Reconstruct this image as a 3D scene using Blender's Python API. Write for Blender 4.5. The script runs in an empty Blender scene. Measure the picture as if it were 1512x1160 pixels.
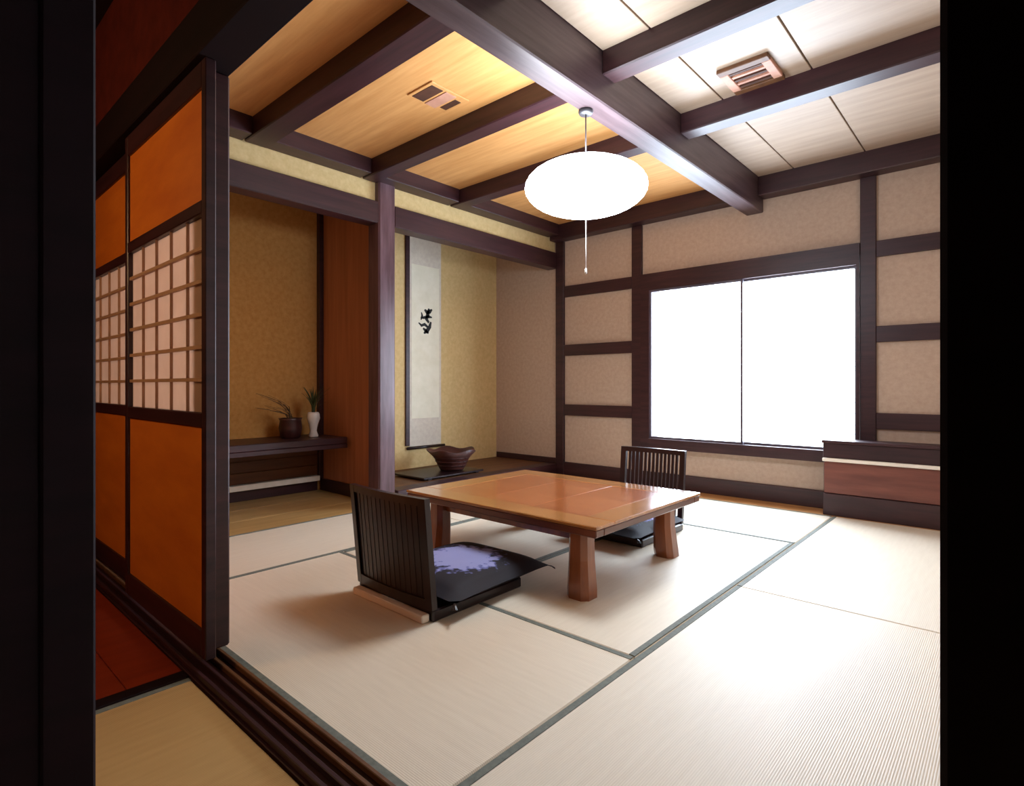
import bpy, bmesh, math, random
from mathutils import Vector, Matrix
random.seed(7)
scene = bpy.context.scene
C = scene.collection

# ------------------------------------------------------------------ camera
W_PX, H_PX = 1512, 1160
F_PX, HORIZON = 830.0, 569.0
YAW = math.atan(744 / 830.0)
cam_d = bpy.data.cameras.new('camera')
cam = bpy.data.objects.new('camera', cam_d)
C.objects.link(cam)
cam.location = (0, 0, 0.9)
cam.rotation_euler = (math.pi / 2, 0, YAW)
cam_d.sensor_width = 36.0
cam_d.lens = F_PX / W_PX * 36.0
cam_d.shift_y = -(580 - HORIZON) / W_PX
cam_d.clip_start = 0.02
scene.camera = cam

# ------------------------------------------------------------------ world, daylight, exposure
SKY = 29.0
LAMP_PAPER = 29.0
ADDED_FILL = 125.0  # strength of the added anteroom fill globe
w = bpy.data.worlds.new('overcast_sky')
scene.world = w
w.use_nodes = True
bg = w.node_tree.nodes['Background']
bg.inputs[0].default_value = (0.76, 0.88, 1.0, 1)
bg.inputs[1].default_value = SKY
# portal that guides sky sampling through the window opening
pd = bpy.data.lights.new('window_portal', 'AREA')
pd.shape = 'RECTANGLE'
pd.size, pd.size_y = 1.66, 1.36
pd.cycles.is_portal = True
po = bpy.data.objects.new('window_portal', pd)
C.objects.link(po)
po.location = (-1.64, 4.80, 1.09)
po.rotation_euler = (-math.pi / 2, 0, 0)
scene.view_settings.view_transform = 'Standard'
scene.view_settings.look = 'None'
scene.view_settings.exposure = 0.0
scene.view_settings.gamma = 1.0
scene.view_settings.use_curve_mapping = False

# ------------------------------------------------------------------ materials
def srgb(r, g, b):
    f = lambda c: (c / 255 / 12.92) if c / 255 <= 0.04045 else ((c / 255 + 0.055) / 1.055) ** 2.4
    return (f(r), f(g), f(b), 1)

def base(name):
    m = bpy.data.materials.new(name)
    m.use_nodes = True
    nt = m.node_tree
    return m, nt, nt.nodes['Principled BSDF']

def mat_noise(name, c1, c2, rough=0.6, scale=(4, 4, 4), detail=6, bump=0.0, spec=0.5, coat=0.0, nscale=1.0):
    """colour from stretched noise: wood grain, plaster, lacquer"""
    m, nt, p = base(name)
    N, L = nt.nodes, nt.links
    tc = N.new('ShaderNodeTexCoord')
    mp = N.new('ShaderNodeMapping')
    oi = N.new('ShaderNodeObjectInfo')
    mul = N.new('ShaderNodeMath'); mul.operation = 'MULTIPLY'; mul.inputs[1].default_value = 17.0
    L.new(oi.outputs['Random'], mul.inputs[0])
    L.new(mul.outputs[0], mp.inputs['Location'])
    mp.inputs['Scale'].default_value = scale
    L.new(tc.outputs['Object'], mp.inputs['Vector'])
    no = N.new('ShaderNodeTexNoise')
    no.inputs['Scale'].default_value = nscale
    no.inputs['Detail'].default_value = detail
    no.inputs['Roughness'].default_value = 0.6
    L.new(mp.outputs[0], no.inputs['Vector'])
    cr = N.new('ShaderNodeValToRGB')
    cr.color_ramp.elements[0].position = 0.32
    cr.color_ramp.elements[1].position = 0.70
    cr.color_ramp.elements[0].color = c1
    cr.color_ramp.elements[1].color = c2
    L.new(no.outputs['Fac'], cr.inputs[0])
    L.new(cr.outputs[0], p.inputs['Base Color'])
    p.inputs['Roughness'].default_value = rough
    p.inputs['Specular IOR Level'].default_value = spec
    p.inputs['Coat Weight'].default_value = coat
    p.inputs['Coat Roughness'].default_value = 0.12
    if bump:
        b = N.new('ShaderNodeBump')
        b.inputs['Strength'].default_value = bump
        b.inputs['Distance'].default_value = 0.004
        L.new(no.outputs['Fac'], b.inputs['Height'])
        L.new(b.outputs[0], p.inputs['Normal'])
    return m

def mat_tatami(name, axis, c1, c2):
    m, nt, p = base(name)
    N, L = nt.nodes, nt.links
    tc = N.new('ShaderNodeTexCoord')
    wv = N.new('ShaderNodeTexWave')
    wv.bands_direction = axis
    wv.inputs['Scale'].default_value = 55.0
    wv.inputs['Distortion'].default_value = 0.25
    L.new(tc.outputs['Object'], wv.inputs['Vector'])
    mp = N.new('ShaderNodeMapping')
    mp.inputs['Scale'].default_value = (60, 6, 1) if axis == 'X' else (6, 60, 1)
    L.new(tc.outputs['Object'], mp.inputs['Vector'])
    no = N.new('ShaderNodeTexNoise')
    no.inputs['Scale'].default_value = 1.0
    no.inputs['Detail'].default_value = 4
    L.new(mp.outputs[0], no.inputs['Vector'])
    mix = N.new('ShaderNodeMath'); mix.operation = 'MULTIPLY_ADD'
    mix.inputs[1].default_value = 0.45
    L.new(wv.outputs['Fac'], mix.inputs[0])
    ml = N.new('ShaderNodeMath'); ml.operation = 'MULTIPLY'; ml.inputs[1].default_value = 0.6
    L.new(no.outputs['Fac'], ml.inputs[0])
    L.new(ml.outputs[0], mix.inputs[2])
    cr = N.new('ShaderNodeValToRGB')
    cr.color_ramp.elements[0].position = 0.1
    cr.color_ramp.elements[1].position = 0.85
    cr.color_ramp.elements[0].color = c1
    cr.color_ramp.elements[1].color = c2
    L.new(mix.outputs[0], cr.inputs[0])
    L.new(cr.outputs[0], p.inputs['Base Color'])
    b = N.new('ShaderNodeBump')
    b.inputs['Strength'].default_value = 0.25
    b.inputs['Distance'].default_value = 0.002
    L.new(wv.outputs['Fac'], b.inputs['Height'])
    L.new(b.outputs[0], p.inputs['Normal'])
    p.inputs['Roughness'].default_value = 0.5
    p.inputs['Specular IOR Level'].default_value = 0.3
    return m

M = {}
M['dark'] = mat_noise('dark_stained_wood', srgb(40, 18, 24), srgb(64, 34, 38), 0.42, (3, 3, 30), bump=0.1)
M['darkx'] = mat_noise('dark_stained_wood_x', srgb(40, 18, 24), srgb(64, 34, 38), 0.42, (2, 30, 30), bump=0.1)
M['darky'] = mat_noise('dark_stained_wood_y', srgb(40, 18, 24), srgb(64, 34, 38), 0.42, (30, 2, 30), bump=0.1)
M['mainbeam_lit'] = mat_noise('main_beam_lit_wood', srgb(60, 42, 46), srgb(90, 72, 76), 0.42, (30, 2, 30), bump=0.1)  # dark wood lightened: lamplight on the underside put into the colour
M['pillar'] = mat_noise('alcove_pillar_wood', srgb(70, 44, 50), srgb(112, 86, 94), 0.3, (20, 20, 2))
M['black'] = mat_noise('black_wood_shaded', srgb(20, 9, 11), srgb(30, 14, 17), 0.75, (3, 3, 20), spec=0.15)  # black wood; backlit shade of jamb and sleeve put into the colour
M['plaster'] = mat_noise('sand_plaster', srgb(184, 160, 142), srgb(198, 176, 158), 0.9, (30, 30, 30), bump=0.15, spec=0.2)
M['plaster_y'] = mat_noise('ochre_sand_plaster', srgb(206, 178, 124), srgb(220, 194, 142), 0.9, (30, 30, 30), bump=0.15, spec=0.2)
M['plaster_o'] = mat_noise('brown_ochre_plaster', srgb(180, 130, 70), srgb(196, 148, 86), 0.9, (30, 30, 30), bump=0.15, spec=0.2)
M['redplaster'] = mat_noise('dark_red_plaster', srgb(70, 24, 18), srgb(88, 32, 24), 0.9, (12, 12, 12), spec=0.1)
M['ceil_wood'] = mat_noise('ceiling_board_amber', srgb(200, 142, 80), srgb(220, 164, 102), 0.55, (2, 26, 8), bump=0.05)
M['ceil_light_washed'] = mat_noise('ceiling_board_light_washed', srgb(164, 142, 122), srgb(180, 158, 138), 0.5, (2, 22, 8), bump=0.05)  # same boards as the amber ones, washed-out light put into the colour
M['orange'] = mat_noise('amber_door_panel', srgb(202, 104, 20), srgb(222, 124, 32), 0.55, (3, 3, 10))
M['paper'] = None
M['partition'] = mat_noise('russet_board', srgb(160, 100, 70), srgb(184, 122, 88), 0.5, (24, 8, 1.2))
M['table'] = mat_noise('table_wood', srgb(150, 92, 46), srgb(192, 130, 70), 0.2, (2, 22, 22), coat=0.9)
M['table_red'] = mat_noise('table_inlay_wood', srgb(150, 78, 38), srgb(186, 108, 58), 0.2, (2, 18, 22), coat=0.9)
M['table_leg'] = mat_noise('table_leg_wood', srgb(112, 58, 30), srgb(156, 90, 48), 0.3, (18, 18, 2), coat=0.3)
M['table_edge_shaded'] = mat_noise('shaded_table_wood', srgb(84, 40, 24), srgb(116, 60, 36), 0.3, (3, 3, 22), coat=0.3)  # table wood darkened: shade on the sides put into the colour
M['lacquer'] = mat_noise('dark_lacquer', srgb(24, 8, 11), srgb(36, 14, 16), 0.32, (20, 20, 2))
M['pale_wood'] = mat_noise('pale_wood', srgb(238, 228, 212), srgb(248, 240, 228), 0.5, (3, 20, 20))
M['floorwood'] = mat_noise('warm_floor_board', srgb(178, 122, 70), srgb(204, 150, 92), 0.35, (2, 24, 24))
M['recessfloor'] = mat_noise('recess_floor_board', srgb(172, 134, 80), srgb(196, 158, 102), 0.4, (24, 2, 24))
M['redfloor'] = mat_noise('red_brown_floor_board', srgb(126, 40, 18), srgb(150, 54, 26), 0.4, (20, 2, 20))
M['wainscot'] = mat_noise('brown_wainscot', srgb(84, 50, 26), srgb(110, 70, 38), 0.55, (20, 2, 20))
M['cabinet_red'] = mat_noise('red_brown_veneer', srgb(104, 56, 48), srgb(132, 78, 64), 0.4, (2, 20, 20))
M['border'] = mat_noise('tatami_border_cloth', srgb(96, 100, 92), srgb(118, 122, 112), 0.8, (60, 60, 60))
M['tat_x'] = mat_tatami('tatami_long_x', 'Y', srgb(216, 202, 180), srgb(235, 223, 203))
M['tat_y'] = mat_tatami('tatami_long_y', 'X', srgb(216, 202, 180), srgb(235, 223, 203))
M['ceramic'] = mat_noise('white_ceramic', srgb(206, 198, 190), srgb(222, 214, 206), 0.25, (6, 6, 6))
M['pot'] = mat_noise('dark_pot', srgb(48, 22, 22), srgb(70, 34, 32), 0.4, (10, 10, 10))
M['basket'] = mat_noise('dark_basket', srgb(50, 22, 20), srgb(86, 42, 34), 0.5, (6, 6, 60), bump=0.4)
M['leaf'] = mat_noise('dark_leaf', srgb(44, 52, 24), srgb(70, 78, 38), 0.5, (10, 10, 10))
M['twig'] = mat_noise('twig', srgb(78, 58, 38), srgb(104, 80, 54), 0.8, (10, 10, 10))
M['ink'] = mat_noise('ink', srgb(18, 20, 22), srgb(34, 36, 38), 0.7, (10, 10, 10))
M['scroll'] = mat_noise('scroll_paper', srgb(226, 222, 200), srgb(238, 234, 216), 0.85, (8, 8, 8))
M['scroll_edge'] = mat_noise('scroll_mount', srgb(206, 196, 182), srgb(220, 212, 196), 0.85, (30, 30, 30))
M['metal'] = mat_noise('dark_metal', srgb(40, 38, 42), srgb(60, 58, 62), 0.35, (10, 10, 10))
M['cord'] = mat_noise('grey_cord', srgb(90, 86, 90), srgb(110, 106, 110), 0.6, (10, 10, 10))
M['string'] = mat_noise('pale_string', srgb(220, 214, 206), srgb(232, 226, 220), 0.7, (10, 10, 10))
M['slot'] = mat_noise('dark_slot', srgb(56, 30, 18), srgb(84, 46, 26), 0.7, (10, 10, 10))
M['vent'] = mat_noise('vent_wood', srgb(176, 124, 104), srgb(200, 150, 126), 0.6, (10, 10, 10))
M['lattice'] = mat_noise('lattice_wood', srgb(176, 138, 110), srgb(192, 154, 126), 0.6, (10, 10, 10))
M['brown_y'] = mat_tatami('brown_tatami', 'X', srgb(168, 130, 78), srgb(192, 154, 100))  # same weave in a browner tone for the anteroom mats
M['sash'] = mat_noise('window_sash', srgb(84, 78, 90), srgb(108, 102, 114), 0.4, (10, 10, 10))

def mat_paper():
    m, nt, p = base('shoji_paper')
    N, L = nt.nodes, nt.links
    out = [n for n in N if n.type == 'OUTPUT_MATERIAL'][0]
    tc = N.new('ShaderNodeTexCoord')
    no = N.new('ShaderNodeTexNoise'); no.inputs['Scale'].default_value = 14
    L.new(tc.outputs['Object'], no.inputs['Vector'])
    cr = N.new('ShaderNodeValToRGB')
    cr.color_ramp.elements[0].color = srgb(222, 194, 174)
    cr.color_ramp.elements[1].color = srgb(234, 208, 190)
    L.new(no.outputs['Fac'], cr.inputs[0])
    L.new(cr.outputs[0], p.inputs['Base Color'])
    p.inputs['Roughness'].default_value = 0.9
    tr = N.new('ShaderNodeBsdfTranslucent')
    L.new(cr.outputs[0], tr.inputs[0])
    mx = N.new('ShaderNodeMixShader'); mx.inputs[0].default_value = 0.62
    L.new(p.outputs[0], mx.inputs[1]); L.new(tr.outputs[0], mx.inputs[2])
    L.new(mx.outputs[0], out.inputs[0])
    return m
M['paper'] = mat_paper()

def mat_glass():
    m, nt, p = base('window_glass')
    N, L = nt.nodes, nt.links
    out = [n for n in N if n.type == 'OUTPUT_MATERIAL'][0]
    t = N.new('ShaderNodeBsdfTransparent'); t.inputs[0].default_value = (0.97, 0.98, 1, 1)
    g = N.new('ShaderNodeBsdfGlossy'); g.inputs['Roughness'].default_value = 0.05
    mx = N.new('ShaderNodeMixShader'); mx.inputs[0].default_value = 0.06
    L.new(t.outputs[0], mx.inputs[1]); L.new(g.outputs[0], mx.inputs[2])
    L.new(mx.outputs[0], out.inputs[0])
    return m
M['glass'] = mat_glass()

def mat_lantern(name, col, s):
    m, nt, p = base(name)
    p.inputs['Base Color'].default_value = (0.9, 0.9, 0.88, 1)
    p.inputs['Roughness'].default_value = 0.9
    p.inputs['Emission Color'].default_value = col
    p.inputs['Emission Strength'].default_value = s
    return m
M['lantern'] = mat_lantern('glowing_paper', (0.80, 0.90, 1.0, 1), LAMP_PAPER)
M['fill_globe'] = mat_lantern('fill_globe_glow', (1.0, 0.62, 0.30, 1), ADDED_FILL)

def mat_zabuton():
    m, nt, p = base('navy_patterned_cloth')
    N, L = nt.nodes, nt.links
    tc = N.new('ShaderNodeTexCoord')
    gr = N.new('ShaderNodeTexGradient'); gr.gradient_type = 'SPHERICAL'
    mp = N.new('ShaderNodeMapping')
    mp.inputs['Scale'].default_value = (3.4, 3.4, 0.0)
    L.new(tc.outputs['Object'], mp.inputs['Vector']); L.new(mp.outputs[0], gr.inputs['Vector'])
    no = N.new('ShaderNodeTexNoise'); no.inputs['Scale'].default_value = 26; no.inputs['Detail'].default_value = 3
    L.new(tc.outputs['Object'], no.inputs['Vector'])
    ad = N.new('ShaderNodeMath'); ad.operation = 'MULTIPLY_ADD'; ad.inputs[1].default_value = 1.0
    L.new(no.outputs['Fac'], ad.inputs[0]); L.new(gr.outputs['Fac'], ad.inputs[2])
    cr = N.new('ShaderNodeValToRGB')
    e = cr.color_ramp.elements
    e[0].position = 0.84; e[0].color = srgb(24, 18, 30)
    e[1].position = 1.0; e[1].color = srgb(112, 116, 176)
    e[1].position = 0.96; e2 = e.new(1.0); e2.color = srgb(150, 152, 200)
    L.new(ad.outputs[0], cr.inputs[0])
    L.new(cr.outputs[0], p.inputs['Base Color'])
    p.inputs['Roughness'].default_value = 0.75
    return m
M['zabuton'] = mat_zabuton()

# ------------------------------------------------------------------ helpers
def link_mesh(name, bm, mat, parent=None, loc=(0, 0, 0), smooth=False):
    me = bpy.data.meshes.new(name)
    bmesh.ops.recalc_face_normals(bm, faces=bm.faces[:])
    bm.to_mesh(me); bm.free()
    if smooth:
        for pl in me.polygons:
            pl.use_smooth = True
    me.materials.append(M[mat])
    o = bpy.data.objects.new(name, me)
    C.objects.link(o)
    o.location = loc
    if parent:
        o.parent = parent
    return o

def bm_box(bm, lo, hi, bevel=0.0):
    c = [(a + b) / 2 for a, b in zip(lo, hi)]
    s = [abs(b - a) for a, b in zip(lo, hi)]
    r = bmesh.ops.create_cube(bm, size=1.0, matrix=Matrix.Translation(c) @ Matrix.Diagonal((*s, 1)))
    if bevel:
        es = list({e for v in r['verts'] for e in v.link_edges})
        bmesh.ops.bevel(bm, geom=es, offset=min(bevel, min(s) * 0.3), segments=1, affect='EDGES', profile=0.5)

def box(name, lo, hi, mat, parent=None, bevel=0.003):
    """one box; lo/hi in the parent's frame (all parents unrotated while building)"""
    c = Vector([(a + b) / 2 for a, b in zip(lo, hi)])
    bm = bmesh.new()
    bm_box(bm, [a - k for a, k in zip(lo, c)], [b - k for b, k in zip(hi, c)], bevel)
    return link_mesh(name, bm, mat, parent, c)

def boxes(name, rects, mat, parent=None, loc=(0, 0, 0)):
    bm = bmesh.new()
    for lo, hi in rects:
        bm_box(bm, lo, hi)
    return link_mesh(name, bm, mat, parent, loc)

def struct(o):
    o['kind'] = 'structure'
    return o

def tag(o, label, cat, group=None):
    o['label'] = label; o['category'] = cat
    if group:
        o['group'] = group
    return o

def thing(name, loc, label, cat, group=None):
    o = bpy.data.objects.new(name, None)
    o.empty_display_size = 0.1
    C.objects.link(o)
    o.location = loc
    return tag(o, label, cat, group)

def lathe(name, prof, mat, parent=None, loc=(0, 0, 0), n=32, wob=None):
    bm = bmesh.new()
    rings = []
    for k, (r, z) in enumerate(prof):
        ring = []
        for i in range(n):
            a = 2 * math.pi * i / n
            rr, zz = r, z
            if wob:
                rr, zz = wob(k, a, r, z)
            ring.append(bm.verts.new((rr * math.cos(a), rr * math.sin(a), zz)))
        rings.append(ring)
    for a, b in zip(rings, rings[1:]):
        for i in range(n):
            bm.faces.new((a[i], a[(i + 1) % n], b[(i + 1) % n], b[i]))
    bm.faces.new(rings[0][::-1]); bm.faces.new(rings[-1])
    return link_mesh(name, bm, mat, parent, loc, smooth=True)

def bm_tube(bm, pts, rad, n=6):
    rings = []
    for k, p in enumerate(pts):
        p = Vector(p)
        d = (Vector(pts[min(k + 1, len(pts) - 1)]) - Vector(pts[max(k - 1, 0)])).normalized()
        u = d.orthogonal().normalized(); v = d.cross(u)
        r = rad[k] if isinstance(rad, (list, tuple)) else rad
        rings.append([bm.verts.new(p + r * (math.cos(2 * math.pi * i / n) * u + math.sin(2 * math.pi * i / n) * v)) for i in range(n)])
    for a, b in zip(rings, rings[1:]):
        for i in range(n):
            bm.faces.new((a[i], a[(i + 1) % n], b[(i + 1) % n], b[i]))
    bm.faces.new(rings[0][::-1]); bm.faces.new(rings[-1])

def tube(name, pts, rad, mat, parent=None, n=8, loc=(0, 0, 0)):
    bm = bmesh.new()
    bm_tube(bm, pts, rad, n)
    return link_mesh(name, bm, mat, parent, loc, smooth=True)

# ------------------------------------------------------------------ room dimensions (metres, camera at x=y=0)
XL, XR = -3.50, -0.05          # alcove line, right wall
Y0, YW = 0.76, 4.60            # door line, window wall
YM = 4.36                      # end of the mats
XB = -4.50                     # back of the side recess
XT = -4.36                     # back of the picture alcove
ZC = 2.50                      # ceiling boards
ZB = 2.385                     # underside of cross beams
PY0, PY1 = 2.42, 2.59          # alcove pillar
AX0, AX1, AY = -3.70, 1.00, -1.30   # anteroom extents

# ------------------------------------------------------------------ floor
floor = struct(box('floor', (-4.8, -1.5, -0.30), (1.2, 4.9, -0.05), 'floorwood', bevel=0))
def fchild(o):
    o.parent = floor
    o.matrix_parent_inverse = Matrix.Translation(-floor.location)
    return o
G = 0.004
def mat_piece(x0, x1, y0, y1, along, mt=None):
    t = fchild(box('tatami_mat', (x0 + G / 2, y0 + G / 2, -0.05), (x1 - G / 2, y1 - G / 2, 0.0), mt or ('tat_x' if along == 'x' else 'tat_y'), bevel=0.004))
    bw = 0.026
    c = t.location
    if along == 'x':
        rr = [((x0 + G, y0 + G, -0.02), (x1 - G, y0 + bw, 0.0018)), ((x0 + G, y1 - bw, -0.02), (x1 - G, y1 - G, 0.0018))]
    else:
        rr = [((x0 + G, y0 + G, -0.02), (x0 + bw, y1 - G, 0.0018)), ((x1 - bw, y0 + G, -0.02), (x1 - G, y1 - G, 0.0018))]
    for lo, hi in rr:
        lo = Vector(lo) - c; hi = Vector(hi) - c
        b = box('border', lo, hi, 'border', t, bevel=0.001)
XA, XC = -2.72, -0.94
for a in ((XA, XC, Y0, 1.66, 'x'), (XA, (XA + XC) / 2, 1.66, 3.46, 'y'), ((XA + XC) / 2, XC, 1.66, 3.46, 'y'), (XA, XC, 3.46, YM, 'x'),
          (XC, XR, Y0, 2.56, 'y'), (XC, XR, 2.56, YM, 'y'), (XL, XA, Y0, 2.56, 'y'), (XL, XA, 2.56, YM, 'y')):
    mat_piece(*a)
fchild(box('floor_board', (XL, YM + 0.002, -0.05), (XR, YW, 0.0), 'floorwood'))
for k in range(3):     # boards of the side recess
    x0 = XB + k * (XL - XB) / 3
    fchild(box('floor_board', (x0 + 0.001, 0.80, -0.05), (x0 + (XL - XB) / 3 - 0.001, PY0 + 0.11, 0.0), 'recessfloor'))
# anteroom: mats at the right, red boards at the left, dark strip between
for x0, x1 in ((-1.90, -0.98), (-0.98, -0.06), (-0.06, 0.86)):
    mat_piece(x0, x1, -1.18, 0.628, 'y', 'brown_y')
fchild(box('floor_strip', (-1.955, -1.18, -0.05), (-1.902, 0.628, 0.004), 'black'))
for k in range(12):
    y1 = 0.628 - k * 0.15
    fchild(box('floor_board', (AX0, y1 - 0.148, -0.05), (-1.957, y1, 0.0), 'redfloor'))
# threshold with two sliding grooves
sill = struct(box('trim_1', (AX0, 0.63, -0.05), (AX1, Y0 - 0.002, 0.004), 'darkx', bevel=0.002))
for y in (0.638, 0.672, 0.706, 0.740):
    box('ridge', (AX0 - sill.location.x, y - sill.location.y, 0.027), (AX1 - sill.location.x, y + 0.012 - sill.location.y, 0.044), 'wainscot' if y > 0.7 else 'darkx', sill, 0.002)

# ------------------------------------------------------------------ ceiling
ceiling = struct(box('ceiling', (-4.8, -1.5, 2.53), (1.2, 4.9, 2.70), 'black', bevel=0))
def cchild(o):
    o.parent = ceiling
    o.matrix_parent_inverse = Matrix.Translation(-ceiling.location)
    return o
MB0, MB1 = -1.605, -1.475
cross = [(Y0, 0.88), (1.46, 1.60), (2.29, 2.40), (3.13, 3.245), (YW - 0.13, YW)]
bays = [(a[1], b[0]) for a, b in zip(cross, cross[1:])]
for y0, y1 in bays:
    cchild(box('ceiling_panel', (XL + 0.10, y0 - 0.02, ZC), (MB0 + 0.02, y1 + 0.02, ZC + 0.03), 'ceil_wood', bevel=0))
    for x0, x1 in ((MB1, -1.222), (-1.222, -0.768), (-0.768, XR)):
        cchild(box('ceiling_panel', (x0 + 0.004, y0 - 0.02, ZC), (x1 - 0.004, y1 + 0.02, ZC + 0.03), 'ceil_light_washed', bevel=0.002))
cchild(box('main_beam', (MB0, Y0, 2.255), (MB1, YW, 2.53), 'mainbeam_lit', bevel=0.006))
for y0, y1 in cross:
    for x0, x1 in ((XL, MB0), (MB1, XR)):
        cchild(box('cross_beam', (x0, y0, ZB if y1 < YW else 2.355), (x1, y1, 2.53), 'darkx', bevel=0.006))
for y0, y1 in bays:
    cchild(box('edge_beam', (XL - 0.02, y0, 2.395), (XL + 0.12, y1, 2.53), 'darky', bevel=0.005))

# ------------------------------------------------------------------ window wall
WX0, WX1, WZ0, WZ1 = -2.44, -0.835, 0.43, 1.75
TH = 0.16
wall = struct(boxes('wall_back', [((XT - 0.2, YW, -0.05), (WX0 - 0.06, YW + TH, 2.53)), ((WX1 + 0.06, YW, -0.05), (0.2, YW + TH, 2.53)),
                                  ((WX0 - 0.06, YW, -0.05), (WX1 + 0.06, YW + TH, WZ0 - 0.06)), ((WX0 - 0.06, YW, WZ1 + 0.10), (WX1 + 0.06, YW + TH, 2.53))], 'plaster'))
PR = 0.03
for x0, x1, nm in ((XL, XL + 0.10, 'post'), (-2.625, -2.525, 'post'), (-0.815, -0.720, 'post'), (-0.13, XR, 'post')):
    box(nm, (x0, YW - PR, 0.0), (x1, YW, 2.355), 'dark', wall)
for z0, z1 in ((0.60, 0.71), (1.20, 1.31), (1.79, 1.90)):
    box('rail', (XL + 0.10, YW - PR + 0.004, z0), (-2.625, YW, z1), 'darkx', wall)
    box('rail', (-0.720, YW - PR + 0.004, z0), (-0.13, YW, z1), 'darkx', wall)
bb = struct(box('baseboard_back', (XL + 0.10, YW - PR + 0.006, 0.0), (XR, YW, 0.13), 'darkx'))
# window
win = struct(boxes('window_1', [((-2.524, YW - 0.045, WZ0 - 0.085), (WX0, YW + 0.13, WZ1 + 0.15)), ((WX1, YW - 0.045, WZ0 - 0.085), (-0.816, YW + 0.13, WZ1 + 0.15)),
                                ((WX0, YW - 0.045, WZ1), (WX1, YW + 0.13, WZ1 + 0.15)), ((WX0, YW - 0.07, WZ0 - 0.085), (WX1, YW + 0.13, WZ0))], 'dark'))
for k, (x0, x1, y) in enumerate(((WX0, -1.622, YW - 0.034), (-1.642, WX1, YW - 0.004))):
    sw = 0.018
    s = boxes('sash', [((x0, y, WZ0), (x0 + sw, y + 0.025, WZ1)), ((x1 - sw, y, WZ0), (x1, y + 0.025, WZ1)),
                       ((x0 + sw, y, WZ0), (x1 - sw, y + 0.025, WZ0 + sw)), ((x0 + sw, y, WZ1 - sw), (x1 - sw, y + 0.025, WZ1))], 'sash', win)
    box('pane', (x0 + sw, y + 0.010, WZ0 + sw), (x1 - sw, y + 0.014, WZ1 - sw), 'glass', s, 0)

# ------------------------------------------------------------------ right wall, alcove side
wr = struct(box('wall_right', (XR, Y0, -0.05), (XR + 0.14, YW, 2.53), 'plaster', bevel=0))
# side recess (tokowaki)
wl = struct(boxes('wall_left', [((XT - 0.14, PY1, -0.05), (XT, YW, 2.53)),                       # back of picture alcove
                                ((XL - 0.12, 0.76, 2.24), (XL - 0.03, YW, 2.53))], 'plaster_y'))  # strip above the head beam
struct(box('wall_recess_back', (XB - 0.14, 0.62, -0.05), (XB, PY1, 2.53), 'plaster_o', bevel=0))
wp = struct(box('wall_partition', (XT - 0.14, PY1 - 0.06, 0.0), (XL - 0.12, PY1, 2.53), 'partition', bevel=0))
struct(box('baseboard_partition', (XB + 0.02, PY1 - 0.08, 0.0), (XL - 0.12, PY1 - 0.06, 0.10), 'dark'))
struct(box('trim_2', (XB, PY1 - 0.10, 0.10), (XB + 0.05, PY1 - 0.061, 2.5), 'dark'))     # inner corner post
struct(box('baseboard_recess', (XB, 0.80, 0.0), (XB + 0.02, PY1 - 0.10, 0.085), 'darky'))
tr3 = struct(box('trim_3', (XB, 0.80, 0.086), (XB + 0.06, PY1 - 0.10, 0.13), 'pale_wood'))
wn = struct(box('wainscot', (XB, 0.80, 0.131), (XB + 0.010, PY1 - 0.10, 0.40), 'wainscot', bevel=0))
for k in range(3):
    z0 = 0.135 + k * 0.088
    box('wainscot_board', (0.004, -(PY1 - 0.9) / 2 + 0.001, z0 - wn.location.z), (0.016, (PY1 - 0.9) / 2 - 0.001, z0 + 0.083 - wn.location.z), 'wainscot', wn, 0.003)
wn.name = 'trim_4'
# end wall of the recess towards the anteroom side and ceiling closure
struct(box('wall_recess_end', (XB, 0.762, -0.05), (XL, 0.80, 2.53), 'plaster_o', bevel=0))
# pillar
pil = struct(box('trim_5', (XL - 0.125, PY0, 0.0), (XL + 0.02, PY1 - 0.02, 2.53), 'pillar', bevel=0.012))
# head beams across the alcove front
for k, (y0, y1) in enumerate(((0.80, PY0 + 0.02), (PY1 - 0.02, YW))):
    struct(box('trim_%d' % (6 + k), (XL - 0.12, y0, 2.095), (XL + 0.01, y1, 2.255), 'darky', bevel=0.006))
# picture alcove: raised board with sill beam
struct(box('trim_8', (XL - 0.12, PY1 + 0.0, 0.0), (XL + 0.02, YW - PR, 0.105), 'darky', bevel=0.006))
struct(box('alcove_floor', (XT, PY1, -0.05), (XL - 0.12, YW, 0.10), 'wainscot', bevel=0)).name = 'floor_alcove'
struct(box('baseboard_alcove', (XT + 0.012, YW - 0.012, 0.10), (XL, YW, 0.16), 'darkx', bevel=0.002))
struct(box('trim_9', (XT, 3.325, 0.32), (XT + 0.02, 3.372, 2.50), 'darky', bevel=0.003))      # slim dark strip standing in for the scroll's shadow

# ------------------------------------------------------------------ doorway wall
DX0, DX1 = -2.02, -1.93     # standing post
ZK = 1.92
struct(box('wall_front', (AX0, 0.645, 2.08), (AX1, 0.755, 2.53), 'redplaster', bevel=0))
struct(box('trim_10', (AX0, 0.640, ZK), (AX1, Y0, 2.08), 'black', bevel=0.004))       # lintel
struct(box('trim_11', (DX0, 0.699, 0.045), (DX1, Y0, ZK), 'dark', bevel=0.006))         # post
struct(box('trim_12', (XR - 0.003, 0.655, 0.005), (XR + 0.10, Y0, ZK), 'black', bevel=0.006))  # right jamb
rj = struct(box('door_3', (XR + 0.10, 0.672, 0.046), (AX1, 0.710, ZK), 'black', bevel=0.003))
box('handle', (-0.30, -0.024, -0.06), (-0.24, -0.018, 0.06), 'metal', rj)

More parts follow.
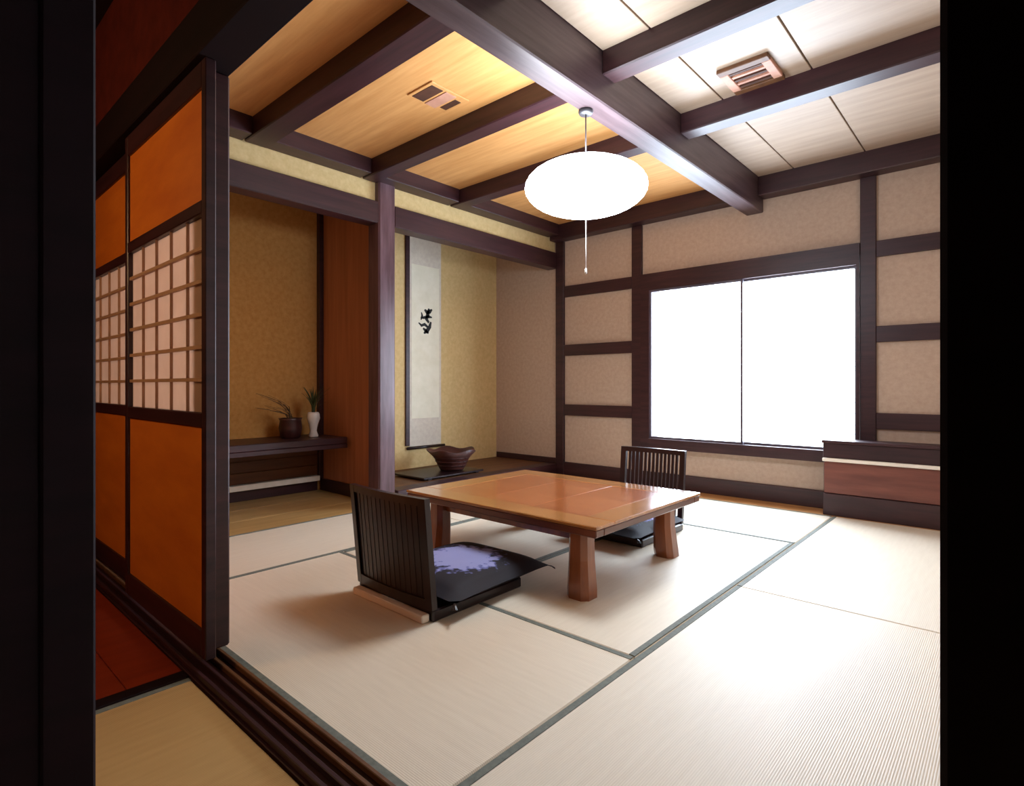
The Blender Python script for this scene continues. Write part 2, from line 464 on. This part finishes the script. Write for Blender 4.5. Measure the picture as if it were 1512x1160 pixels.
def sliding_door(name, x0, x1, y0, y1):
    z0, z1 = 0.046, ZK
    r = thing(name, ((x0 + x1) / 2, (y0 + y1) / 2, z0), '', '')
    del r['label']; del r['category']
    r['kind'] = 'structure'
    hw = (x1 - x0) / 2; hd = (y1 - y0) / 2; H = z1 - z0
    st = 0.034
    for s in (-1, 1):
        box('stile', (s * hw - (st if s > 0 else 0), -hd, 0), (s * hw + (st if s < 0 else 0), hd, H), 'dark', r)
    rails = [(0.0, 0.085), (0.722, 0.768), (1.395, 1.438), (1.792, H)]
    for a, b in rails:
        box('rail', (-hw + st, -hd, a), (hw - st, hd, b), 'darkx', r)
    box('panel', (-hw + st, -0.006, 0.085), (hw - st, 0.006, 0.722), 'orange', r, 0)
    box('panel', (-hw + st, -0.006, 1.438), (hw - st, 0.006, 1.792), 'orange', r, 0)
    pa = box('paper_screen', (-hw + st, 0.004, 0.768), (hw - st, 0.005, 1.395), 'paper', r, 0)
    lz, n = 0.627, 6
    for k in range(1, n):
        z = -lz / 2 + lz * k / n
        box('lattice_bar', (-hw + st, -0.013, z - 0.006), (hw - st, -0.002, z + 0.006), 'lattice', pa, 0)
    for k in range(1, 5):
        x = -hw + st + (2 * hw - 2 * st) * k / 5
        box('lattice_bar', (x - 0.0025, -0.011, -lz / 2), (x + 0.0025, -0.002, lz / 2), 'lattice', pa, 0)
    return r
d1 = sliding_door('door_1', -2.740, -1.868, 0.662, 0.694)
d2 = sliding_door('door_2', -3.600, -2.700, 0.704, 0.736)

# ------------------------------------------------------------------ anteroom shell
struct(box('wall_anteroom_back', (AX0 - 0.1, AY - 0.1, -0.05), (AX1 + 0.1, AY, 2.53), 'redplaster', bevel=0))
struct(box('wall_anteroom_right', (AX1, AY, -0.05), (AX1 + 0.1, 0.62, 2.53), 'redplaster', bevel=0))
struct(box('wall_anteroom_left', (AX0 - 0.1, AY, -0.05), (AX0, 0.76, 2.53), 'redplaster', bevel=0))
sl = struct(box('wall_anteroom_sleeve', (-1.30, AY, 0.0), (-1.20, 0.17, 2.53), 'black', bevel=0))
struct(box('trim_13', (-1.32, 0.17, 0.0), (-1.19, 0.245, 2.53), 'black', bevel=0.004))

# ================================================================== things
# low table
TX0, TX1, TY0, TY1, TZ = -2.46, -1.24, 1.885, 2.875, 0.335
tcx, tcy = (TX0 + TX1) / 2, (TY0 + TY1) / 2
t = thing('low_table', (tcx, tcy, 0), 'glossy brown wooden low table with four thick legs on the tatami', 'table')
hx, hy = (TX1 - TX0) / 2, (TY1 - TY0) / 2
fw = 0.14
for s in (-1, 1):
    box('frame_board', (-hx, s * hy - (fw if s > 0 else 0), TZ - 0.014), (hx, s * hy + (fw if s < 0 else 0), TZ), 'table', t, 0.003)
    box('frame_board', (s * hx - (fw if s > 0 else 0), -hy + fw, TZ - 0.014), (s * hx + (fw if s < 0 else 0), hy - fw, TZ), 'table', t, 0.002)
for k in range(3):
    a = -hx + fw + k * (2 * hx - 2 * fw) / 3
    box('inlay_panel', (a, -hy + fw, TZ - 0.014), (a + (2 * hx - 2 * fw) / 3, hy - fw, TZ - 0.0008), 'table_red', t, 0.0008)
for s in (-1, 1):
    e = 0.004  # darker band below the top carries the shade of the table sides
    box('shaded_edge', (-hx + e, s * (hy - e) - (0.06 if s > 0 else 0), TZ - 0.046), (hx - e, s * (hy - e) + (0.06 if s < 0 else 0), TZ - 0.0142), 'table_edge_shaded', t, 0.004)
    box('shaded_edge', (s * (hx - e) - (0.06 if s > 0 else 0), -hy + 0.0645, TZ - 0.046), (s * (hx - e) + (0.06 if s < 0 else 0), hy - 0.0645, TZ - 0.0142), 'table_edge_shaded', t, 0.004)
    box('apron', (-hx + 0.195, s * (hy - 0.13) - 0.015, TZ - 0.105), (hx - 0.195, s * (hy - 0.13) + 0.015, TZ - 0.015), 'table_leg', t)
    box('apron', (s * (hx - 0.15) - 0.015, -hy + 0.16, TZ - 0.105), (s * (hx - 0.15) + 0.015, hy - 0.16, TZ - 0.015), 'table_leg', t)
def leg(sx, sy):
    bm = bmesh.new()
    cx, cy = sx * (hx - 0.150), sy * (hy - 0.115)
    prof = [(0.0, 0.055), (0.03, 0.056), (0.16, 0.049), (TZ - 0.0145, 0.046)]
    rings = []
    for z, r in prof:
        off = (0.10 - min(z, 0.10)) * 0.10
        ring = []
        for (ax, ay) in ((1, .55), (.55, 1), (-.55, 1), (-1, .55), (-1, -.55), (-.55, -1), (.55, -1), (1, -.55)):
            ring.append(bm.verts.new((ax * r + sx * off, ay * r + sy * off, z)))
        rings.append(ring)
    for a, b in zip(rings, rings[1:]):
        for i in range(8):
            bm.faces.new((a[i], a[(i + 1) % 8], b[(i + 1) % 8], b[i]))
    bm.faces.new(rings[0][::-1]); bm.faces.new(rings[-1])
    link_mesh('leg', bm, 'table_leg', t, (cx, cy, 0))
for sx in (-1, 1):
    for sy in (-1, 1):
        leg(sx, sy)

# legless chairs: local frame, sitter faces +y, back at y=0
def zaisu(name, loc, rz, label, width=0.50, height=0.475, solid=True):
    r = thing(name, loc, label, 'chair', None)
    hw = width / 2
    box('rear_foot', (-hw + 0.01, -0.050, 0.0), (hw - 0.02, -0.012, 0.030), 'pale_wood', r, 0.004)
    box('seat', (-hw, -0.012, 0.0), (hw, 0.50, 0.045), 'lacquer', r, 0.006)
    lean = -0.045
    # backrest frame: two stiles, top and bottom rail, thin panel with ribs
    def quad(nm, x0, x1, z0, z1, th, bulge=0.0, par=r, mat='lacquer', dy=0.0):
        bm = bmesh.new(); n = 6
        vs = []
        for (zz) in (z0, z1):
            row = []
            fl = 1.0 + 0.01 * (zz / height)
            for i in range(n + 1):
                x = (x0 + (x1 - x0) * i / n) * fl
                y = lean * zz / height - bulge * (1 - (x / hw) ** 2) + dy
                row.append((bm.verts.new((x, y - th / 2, zz)), bm.verts.new((x, y + th / 2, zz))))
            vs.append(row)
        a, b = vs
        for i in range(n):
            bm.faces.new((a[i][0], a[i + 1][0], b[i + 1][0], b[i][0]))
            bm.faces.new((a[i][1], b[i][1], b[i + 1][1], a[i + 1][1]))
            bm.faces.new((a[i][0], a[i][1], a[i + 1][1], a[i + 1][0]))
            bm.faces.new((b[i][0], b[i + 1][0], b[i + 1][1], b[i][1]))
        for i in (0, n):
            bm.faces.new((a[i][0], b[i][0], b[i][1], a[i][1]))
        return link_mesh(nm, bm, mat, par)
    B = 0.018
    quad('stile', -hw, -hw + 0.034, 0.045, height, 0.026, B)
    quad('stile', hw - 0.034, hw, 0.045, height, 0.026, B)
    quad('top_rail', -hw + 0.034, hw - 0.034, height - 0.030, height, 0.024, B)
    quad('bottom_rail', -hw + 0.034, hw - 0.034, 0.045, 0.085, 0.024, B)
    bp = r
    if solid:
        bp = quad('back_panel', -hw + 0.034, hw - 0.034, 0.085, height - 0.030, 0.006, B)
    for k in range(13):
        x = -hw + 0.06 + (2 * hw - 0.12) * k / 12
        quad('slat', x - 0.008, x + 0.008, 0.085, height - 0.030, 0.009, B, bp)
    r.rotation_euler = (0, 0, rz)
    return r
zaisu('legless_chair', (-1.895, 1.400, 0.0), 0.0, 'dark lacquered legless floor chair with pale rear foot and blue-patterned navy cushion')
zaisu('legless_chair', (-1.765, 3.300, 0.0), math.pi, 'dark slatted legless floor chair between the low table and the window', 0.45, 0.49, False)

def cushion(name, loc, rz, sx, sy, h, label):
    bm = bmesh.new(); n = 16
    top = {}; bot = {}
    for i in range(n + 1):
        for j in range(n + 1):
            u, v = -1 + 2 * i / n, -1 + 2 * j / n
            e = (1 - abs(u) ** 4) * (1 - abs(v) ** 4)
            pin = 1 - 0.05 * (1 - u * u) * (abs(v) ** 6); pin2 = 1 - 0.05 * (1 - v * v) * (abs(u) ** 6)
            x, y = u * sx / 2 * pin2, v * sy / 2 * pin
            dz = -0.012 * math.exp(-(u * u + v * v) * 18)
            top[i, j] = bm.verts.new((x, y, h * 0.35 + h * 0.65 * e ** 0.5 + dz))
            bot[i, j] = bm.verts.new((x, y, h * 0.35 - h * 0.35 * e ** 0.5))
    for i in range(n):
        for j in range(n):
            bm.faces.new((top[i, j], top[i + 1, j], top[i + 1, j + 1], top[i, j + 1]))
            bm.faces.new((bot[i, j], bot[i, j + 1], bot[i + 1, j + 1], bot[i + 1, j]))
    for k in range(n):
        for (a, b) in (((k, 0), (k + 1, 0)), ((k + 1, n), (k, n)), ((0, k + 1), (0, k)), ((n, k), (n, k + 1))):
            bm.faces.new((top[a], bot[a], bot[b], top[b]))
    r = thing(name, loc, label, 'cushion')
    c = link_mesh('cover', bm, 'zabuton', r, smooth=True)
    for (a, b) in ((-1, -1), (-1, 1), (1, -1), (1, 1)):
        tb = bmesh.new()
        for k in range(5):
            an = math.atan2(b, a) + (k - 2) * 0.16
            p0 = Vector((a * sx / 2 * .985, b * sy / 2 * .985, h * 0.35))
            bm_tube(tb, [p0, p0 + Vector((math.cos(an) * 0.018, math.sin(an) * 0.018, -0.004)), p0 + Vector((math.cos(an) * 0.034, math.sin(an) * 0.034, -0.014))], 0.0016, 4)
        link_mesh('tassel', tb, 'lacquer', r)
    r.rotation_euler = (0, 0, rz)
    return r
cushion('floor_cushion', (-1.86, 1.725, 0.047), 0.03, 0.55, 0.60, 0.085, 'navy floor cushion with pale blue pattern on the chair with the pale rear foot')
cushion('floor_cushion', (-1.76, 2.985, 0.047), 0.0, 0.50, 0.58, 0.080, 'navy floor cushion reaching under the low table from the window-side chair')

# paper lantern
LX, LY, LZ = -1.578, 2.305, 1.872
la = thing('pendant_lantern', (LX, LY, 2.255), 'round flattened white paper lantern glowing below the main beam', 'lamp')
def rel(z):
    return z - 2.255
R0, RZ = 0.300, 0.128
prof = []
NS = 20
for k in range(NS + 1):
    a = -math.pi / 2 + math.pi * k / NS
    a = max(-1.40, min(1.40, a))
    prof.append((R0 * math.cos(a), rel(LZ) + RZ * math.sin(a)))
    if k < NS:
        a2 = -math.pi / 2 + math.pi * (k + 0.5) / NS
        prof.append((R0 * math.cos(a2) * 0.988, rel(LZ) + RZ * math.sin(a2) * 0.988))
prof = [p for i, p in enumerate(prof) if i == 0 or (abs(p[0] - prof[i - 1][0]) + abs(p[1] - prof[i - 1][1])) > 1e-4]
sh = lathe('shade', prof, 'lantern', la, n=48)
for z in (RZ * math.sin(1.40), -RZ * math.sin(1.40)):
    tube('ring', [(0.053 * math.cos(2 * math.pi * i / 24), 0.053 * math.sin(2 * math.pi * i / 24), rel(LZ) + z) for i in range(25)], 0.003, 'string', la, 6)
lathe('ceiling_rose', [(0.030, -0.022), (0.036, -0.012), (0.036, -0.001), (0.030, 0.0)], 'metal', la, n=20)
tube('cord', [(0, 0, -0.020), (0, 0, rel(LZ + RZ))], 0.0035, 'cord', la)
ps = tube('pull_string', [(0, 0, rel(LZ - RZ)), (0.001, 0.0, rel(1.60)), (0, 0, rel(1.475))], 0.0022, 'string', la, 6)
lathe('knob', [(0.003, rel(1.478)), (0.006, rel(1.470)), (0.006, rel(1.455)), (0.003, rel(1.450))], 'string', ps, n=10)

# unseen fill globe, added in the anteroom to light the amber doors
an = thing('added_globe_light', (-2.45, -0.80, 2.53), 'small warm globe added out of view in the anteroom to light the doors', 'lamp')
lathe('mount', [(0.05, -0.03), (0.06, -0.015), (0.06, 0.0)], 'metal', an, n=20)
tube('cord', [(0, 0, -0.025), (0, 0, -0.735)], 0.004, 'cord', an)  # cord of the added fill globe
lathe('globe', [(0.02, -0.89), (0.06, -0.875), (0.08, -0.83), (0.08, -0.79), (0.06, -0.745), (0.045, -0.73)], 'fill_globe', an, n=24)  # the added fill globe itself

# hanging scroll
sc = thing('hanging_scroll', (XT + 0.004, 3.575, 0.28), 'tall white hanging scroll with black brushed writing in the alcove', 'scroll')
SW = 0.20
box('mount', (0.0, -SW, 0.03), (0.003, SW, 2.06), 'scroll_edge', sc, 0)
box('paper', (0.003, -SW + 0.025, 0.30), (0.0045, SW - 0.025, 1.80), 'scroll', sc, 0)
tube('roller', [(0.014, -SW - 0.035, 0.016), (0.014, SW + 0.035, 0.016)], 0.014, 'lacquer', sc, 12)
box('top_bar', (0.0, -SW, 2.06), (0.014, SW, 2.085), 'lacquer', sc)
tube('hanging_cord', [(0.007, -0.12, 2.083), (0.006, 0, 2.17), (0.007, 0.12, 2.083)], 0.003, 'cord', sc, 6)
# brushed character: ribbons in (y, z) about its centre
strokes = [[(-.01, .115, .010), (.02, .09, .022), (.055, .10, .020), (.085, .125, .008)],
           [(.045, .13, .010), (.030, .07, .022), (.015, .02, .020), (.045, -.01, .012)],
           [(-.06, .03, .008), (-.02, .035, .014), (.04, .05, .016), (.085, .045, .006)],
           [(-.085, -.02, .006), (-.05, -.045, .014), (-.01, -.03, .016), (.03, -.055, .012)],
           [(.07, .0, .010), (.055, -.05, .020), (.02, -.095, .022), (-.02, -.12, .008)],
           [(-.05, .085, .006), (-.04, .055, .012), (-.055, .01, .006)],
           [(-.03, -.07, .008), (.0, -.09, .018), (.04, -.115, .010)]]
bm = bmesh.new()
for st in strokes:
    prev = None
    for k, (y, z, wd) in enumerate(st):
        q = st[min(k + 1, len(st) - 1)]; p = st[max(k - 1, 0)]
        d = Vector((q[0] - p[0], q[1] - p[1])).normalized()
        nx, ny = -d.y * wd, d.x * wd
        cur = (bm.verts.new((0.0052, y + nx, z + ny)), bm.verts.new((0.0052, y - nx, z - ny)))
        if prev:
            bm.faces.new((prev[0], prev[1], cur[1], cur[0]))
        prev = cur
link_mesh('calligraphy', bm, 'ink', sc, (0, -0.005, 1.535 - 0.28))
# bowl and tray in the alcove
bt = thing('display_board', (-3.88, 3.35, 0.10), 'low dark display board under the flower basket in the alcove', 'board')
box('top', (-0.22, -0.36, 0.014), (0.22, 0.34, 0.03), 'lacquer', bt, 0.003)
for s in (-1, 1):
    box('foot', (-0.20, s * 0.28 - 0.02, 0.0), (0.20, s * 0.28 + 0.02, 0.014), 'lacquer', bt, 0.002)
bk = thing('flower_basket', (-3.84, 3.46, 0.13), 'wide dark reddish basket bowl with a wavy rim in the alcove', 'basket')
def wob(k, a, r, z):
    if k in (4, 5, 6):
        return r * (1 + 0.05 * math.sin(5 * a)), z + 0.012 * math.sin(5 * a + 1)
    return r, z
lathe('body', [(0.085, 0.012), (0.10, 0.0), (0.115, 0.02), (0.165, 0.12), (0.222, 0.185), (0.214, 0.188), (0.205, 0.183), (0.150, 0.115), (0.10, 0.025), (0.04, 0.02)], 'basket', bk, n=40, wob=wob)
for k in range(3):
    z = 0.05 + 0.035 * k
    rr = 0.115 + (z - 0.02) * 0.5 + 0.002
    pts = [(rr * math.cos(2 * math.pi * i / 28), rr * math.sin(2 * math.pi * i / 28), z) for i in range(29)]
    tube('band', pts, 0.004, 'pot', bk, 5)

# recess shelf with pots
shf = thing('wall_shelf', (XB, 1.65, 0.40), 'thick dark wooden shelf across the back of the side recess', 'shelf')
box('board', (0.0, -0.85, 0.035), (0.49, 0.838, 0.085), 'darky', shf, 0.004)
box('front_edge', (0.462, -0.85, 0.0), (0.492, 0.838, 0.034), 'darky', shf, 0.003)
box('back_cleat', (0.0, -0.85, 0.002), (0.03, 0.835, 0.034), 'darky', shf, 0.003)
SZ = 0.485
dp = thing('twig_pot', (-4.28, 2.145, SZ), 'dark pot holding thin bare twigs on the recess shelf', 'pot')
pb = lathe('pot', [(0.060, 0.0), (0.075, 0.01), (0.088, 0.08), (0.080, 0.14), (0.090, 0.158), (0.082, 0.158), (0.070, 0.138), (0.05, 0.06)], 'pot', dp, n=24)
for k in range(14):
    a = -math.pi / 2 + random.uniform(-0.9, 0.9); l = random.uniform(0.14, 0.30); hgt = random.uniform(0.10, 0.24)
    pts = [(0, 0, 0.10)]
    for j in range(1, 6):
        f = j / 5
        pts.append((0.12 * math.cos(a) * f + random.uniform(-.012, .012), l * math.sin(a) * f * f + random.uniform(-.012, .012), 0.12 + hgt * (f ** 0.6)))
    tube('twig', pts, [0.003, 0.003, 0.0025, 0.002, 0.0015, 0.001], 'twig', dp, 5)
vs = thing('white_vase', (-4.24, 2.318, SZ), 'small white ceramic vase with dark green grassy leaves on the recess shelf', 'vase')
lathe('vase', [(0.034, 0.0), (0.040, 0.008), (0.026, 0.05), (0.036, 0.10), (0.052, 0.15), (0.048, 0.185), (0.040, 0.20), (0.036, 0.20), (0.03, 0.17)], 'ceramic', vs, n=24)
def blade(parent, a, l, lean_, w0):
    bm = bmesh.new(); prev = None
    for j in range(6):
        f = j / 5
        r = lean_ * f * f
        c = Vector((math.cos(a) * r, math.sin(a) * r, 0.18 + l * f * (1 - 0.15 * f)))
        s = Vector((-math.sin(a), math.cos(a), 0)) * w0 * (1 - f * 0.92)
        up = Vector((math.cos(a), math.sin(a), 0)) * 0.0012
        cur = [bm.verts.new(c - s), bm.verts.new(c + up), bm.verts.new(c + s), bm.verts.new(c - up * 1.5)]
        if prev:
            for q in range(4):
                bm.faces.new((prev[q], prev[(q + 1) % 4], cur[(q + 1) % 4], cur[q]))
        prev = cur
    link_mesh('leaf', bm, 'leaf', parent, smooth=True)
for k in range(26):
    blade(vs, k * 2.4 + random.uniform(-.3, .3), random.uniform(0.14, 0.27), random.uniform(0.03, 0.15), random.uniform(0.010, 0.017))

# low cabinet under the window corner
cb = thing('low_cabinet', (-0.565, 4.462, 0), 'low dark cabinet with red-brown front beside the window post', 'cabinet')
hx2 = 0.44
def cbx(nm, lo, hi, mt, par=cb, bv=0.003):
    return box(nm, lo, hi, mt, par, bv)
cbx('plinth', (-hx2, -0.085, 0.0), (hx2, 0.105, 0.150), 'dark')
cbx('body', (-hx2, -0.060, 0.150), (hx2, 0.105, 0.375), 'dark')
cbx('drawer_front', (-hx2 + 0.006, -0.078, 0.154), (hx2 - 0.006, -0.060, 0.370), 'cabinet_red')
cbx('ledge', (-hx2, -0.105, 0.375), (hx2, 0.105, 0.398), 'pale_wood')
cbx('top_case', (-hx2, -0.082, 0.398), (hx2, 0.105, 0.500), 'dark')
cbx('top_board', (-hx2 - 0.008, -0.095, 0.500), (hx2 + 0.008, 0.105, 0.520), 'dark')

# ceiling vents
vl = thing('ceiling_slot_vent', (-2.39, 2.06, ZC), 'small two-slot vent in the amber ceiling board', 'vent')
box('plate', (-0.10, -0.145, -0.008), (0.11, 0.125, 0.0), 'ceil_wood', vl, 0.003)
box('slot', (-0.085, -0.125, -0.010), (0.085, -0.045, -0.006), 'slot', vl, 0.001)
box('slot', (-0.065, 0.060, -0.010), (0.065, 0.105, -0.006), 'slot', vl, 0.001)
box('louvre', (-0.09, -0.030, -0.012), (0.09, 0.045, -0.008), 'vent', vl, 0.002)
vr = thing('ceiling_grille', (-1.01, 2.96, ZC), 'square wooden grille in the ceiling boards right of the main beam', 'vent')
for s in (-1, 1):
    box('frame', (-0.125, s * 0.118 - 0.022, -0.022), (0.125, s * 0.118 + 0.022, 0.0), 'wainscot', vr)
    box('frame', (s * 0.103 - 0.022, -0.096, -0.022), (s * 0.103 + 0.022, 0.096, 0.0), 'vent', vr)
box('backing', (-0.081, -0.096, -0.006), (0.081, 0.096, 0.0), 'vent', vr, 0)
for k in range(5):
    y = -0.075 + k * 0.0375
    box('louvre', (-0.081, y - 0.009, -0.018), (0.081, y + 0.009, -0.007), 'vent' if k % 2 else 'slot', vr, 0.001)
